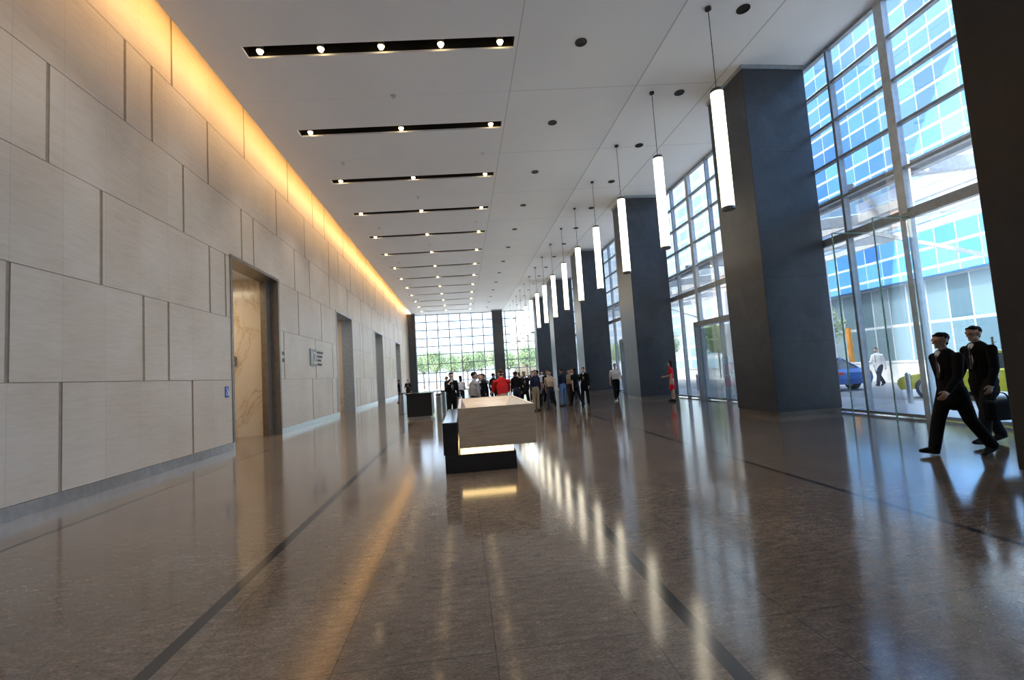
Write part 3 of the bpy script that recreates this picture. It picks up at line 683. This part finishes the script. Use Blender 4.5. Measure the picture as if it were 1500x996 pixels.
CR=[('walks',.60,15.6,170,'black','black'),('stand',.9,20,120,'navy','charcoal'),('walk',1.75,20.6,175,'brown','black'),('stand',2.25,19.2,0,'black','navy'),('walks',2.8,20.8,190,'charcoal','black'),
('stand',2.95,18.6,200,'navy','khaki'),('fwalk',3.45,21,180,'white','black'),('walk',3.7,19.2,160,'beige','navy'),('walks',4.1,22.0,185,'black','black'),('stand',4.45,20.2,30,'navy','blue'),
('fwalk',4.75,19.0,20,'black','black'),('walk',5.0,21.2,180,'khaki','charcoal'),('phone',5.35,19.8,150,'black','black'),('walks',5.7,23.5,180,'grey','navy'),('stand',2.2,26,90,'paleblue','black'),('walk',4.9,28,180,'white','navy'),('fwalk',3.6,29,0,'beige','black'),
('stand',-4.6,34,90,'black','black'),('walks',-4.2,36,180,'charcoal','black'),('stand',-.9,27,120,'grey','black'),('stand',2.6,22.6,40,'black','black'),('walk',4.6,24.6,185,'navy','black'),('stand',3.3,20.0,80,'charcoal','black'),
('stand',1.5,22.5,-40,'charcoal','black'),('phone',3.9,25.5,170,'navy','navy'),('walk',1.2,25.0,180,'grey','khaki'),('stand',1.45,17.6,200,'black','charcoal'),('fwalk',-.1,21.6,0,'white','black')]
CN=dict(black='black',navy='navy',charcoal='charcoal',brown='brown',white='white',beige='beige',khaki='khaki',grey='grey',paleblue='pale blue',blue='blue')
VB=dict(walks='walking in a %s jacket and %s trousers',stand='standing in a %s shirt and %s trousers',walk='walking in a %s T-shirt and %s trousers',fwalk='with long hair walking in %s top',phone='on the phone in a %s jacket')
for i,(k,x,y,f,t_,b_) in enumerate(CR):
    lb=VB[k]%((CN[t_],CN[b_]) if VB[k].count('%s')==2 else (CN[t_],))
    crowd(k,x,y,f,1.66+.03*((i*5)%5),t_,b_,'person '+lb,SK if i%3 else SK2,HB if i%4 else HBr,'people in the lobby crowd')
o=crowd('walks',18.3,18.3,100,1.72,'white','navy','person walking outside in white shirt past parked cars'); o.location.z=-.02
# ------------------------------------------------------------------ light
wd=bpy.data.worlds.new('sky'); scene.world=wd; wd.use_nodes=True; nt=wd.node_tree
sk=nt.nodes.new('ShaderNodeTexSky'); sk.sky_type='NISHITA'; sk.sun_disc=False; sk.sun_elevation=R(52); sk.sun_rotation=R(-80); sk.air_density=1.0; sk.dust_density=4
nt.links.new(sk.outputs[0],nt.nodes['Background'].inputs[0]); nt.nodes['Background'].inputs[1].default_value=.68
light('sun','SUN',(-30,0,60),3.4,(1,.98,.95),rot=Vector((.62,.12,-.78)).to_track_quat('-Z','Y').to_euler(),angle=R(.6))
# ------------------------------------------------------------------ camera
yaw,pitch,roll=R(6.5),R(4.2),.065
f=Vector((math.sin(yaw)*math.cos(pitch),math.cos(yaw)*math.cos(pitch),math.sin(pitch))); r0=f.cross(Vector((0,0,1))).normalized(); u0=r0.cross(f)
r_=r0*math.cos(roll)-u0*math.sin(roll); u_=u0*math.cos(roll)+r0*math.sin(roll)
mt_=Matrix((r_,u_,-f)).transposed().to_4x4(); mt_.translation=(0,0,1.6)
cam=bpy.data.cameras.new('camera'); cam.lens=16.0; cam.sensor_width=36; cam.clip_end=500; co=bpy.data.objects.new('camera',cam); COL.objects.link(co); co.matrix_world=mt_; scene.camera=co
scene.view_settings.view_transform='Standard'
scene.view_settings.exposure=.85
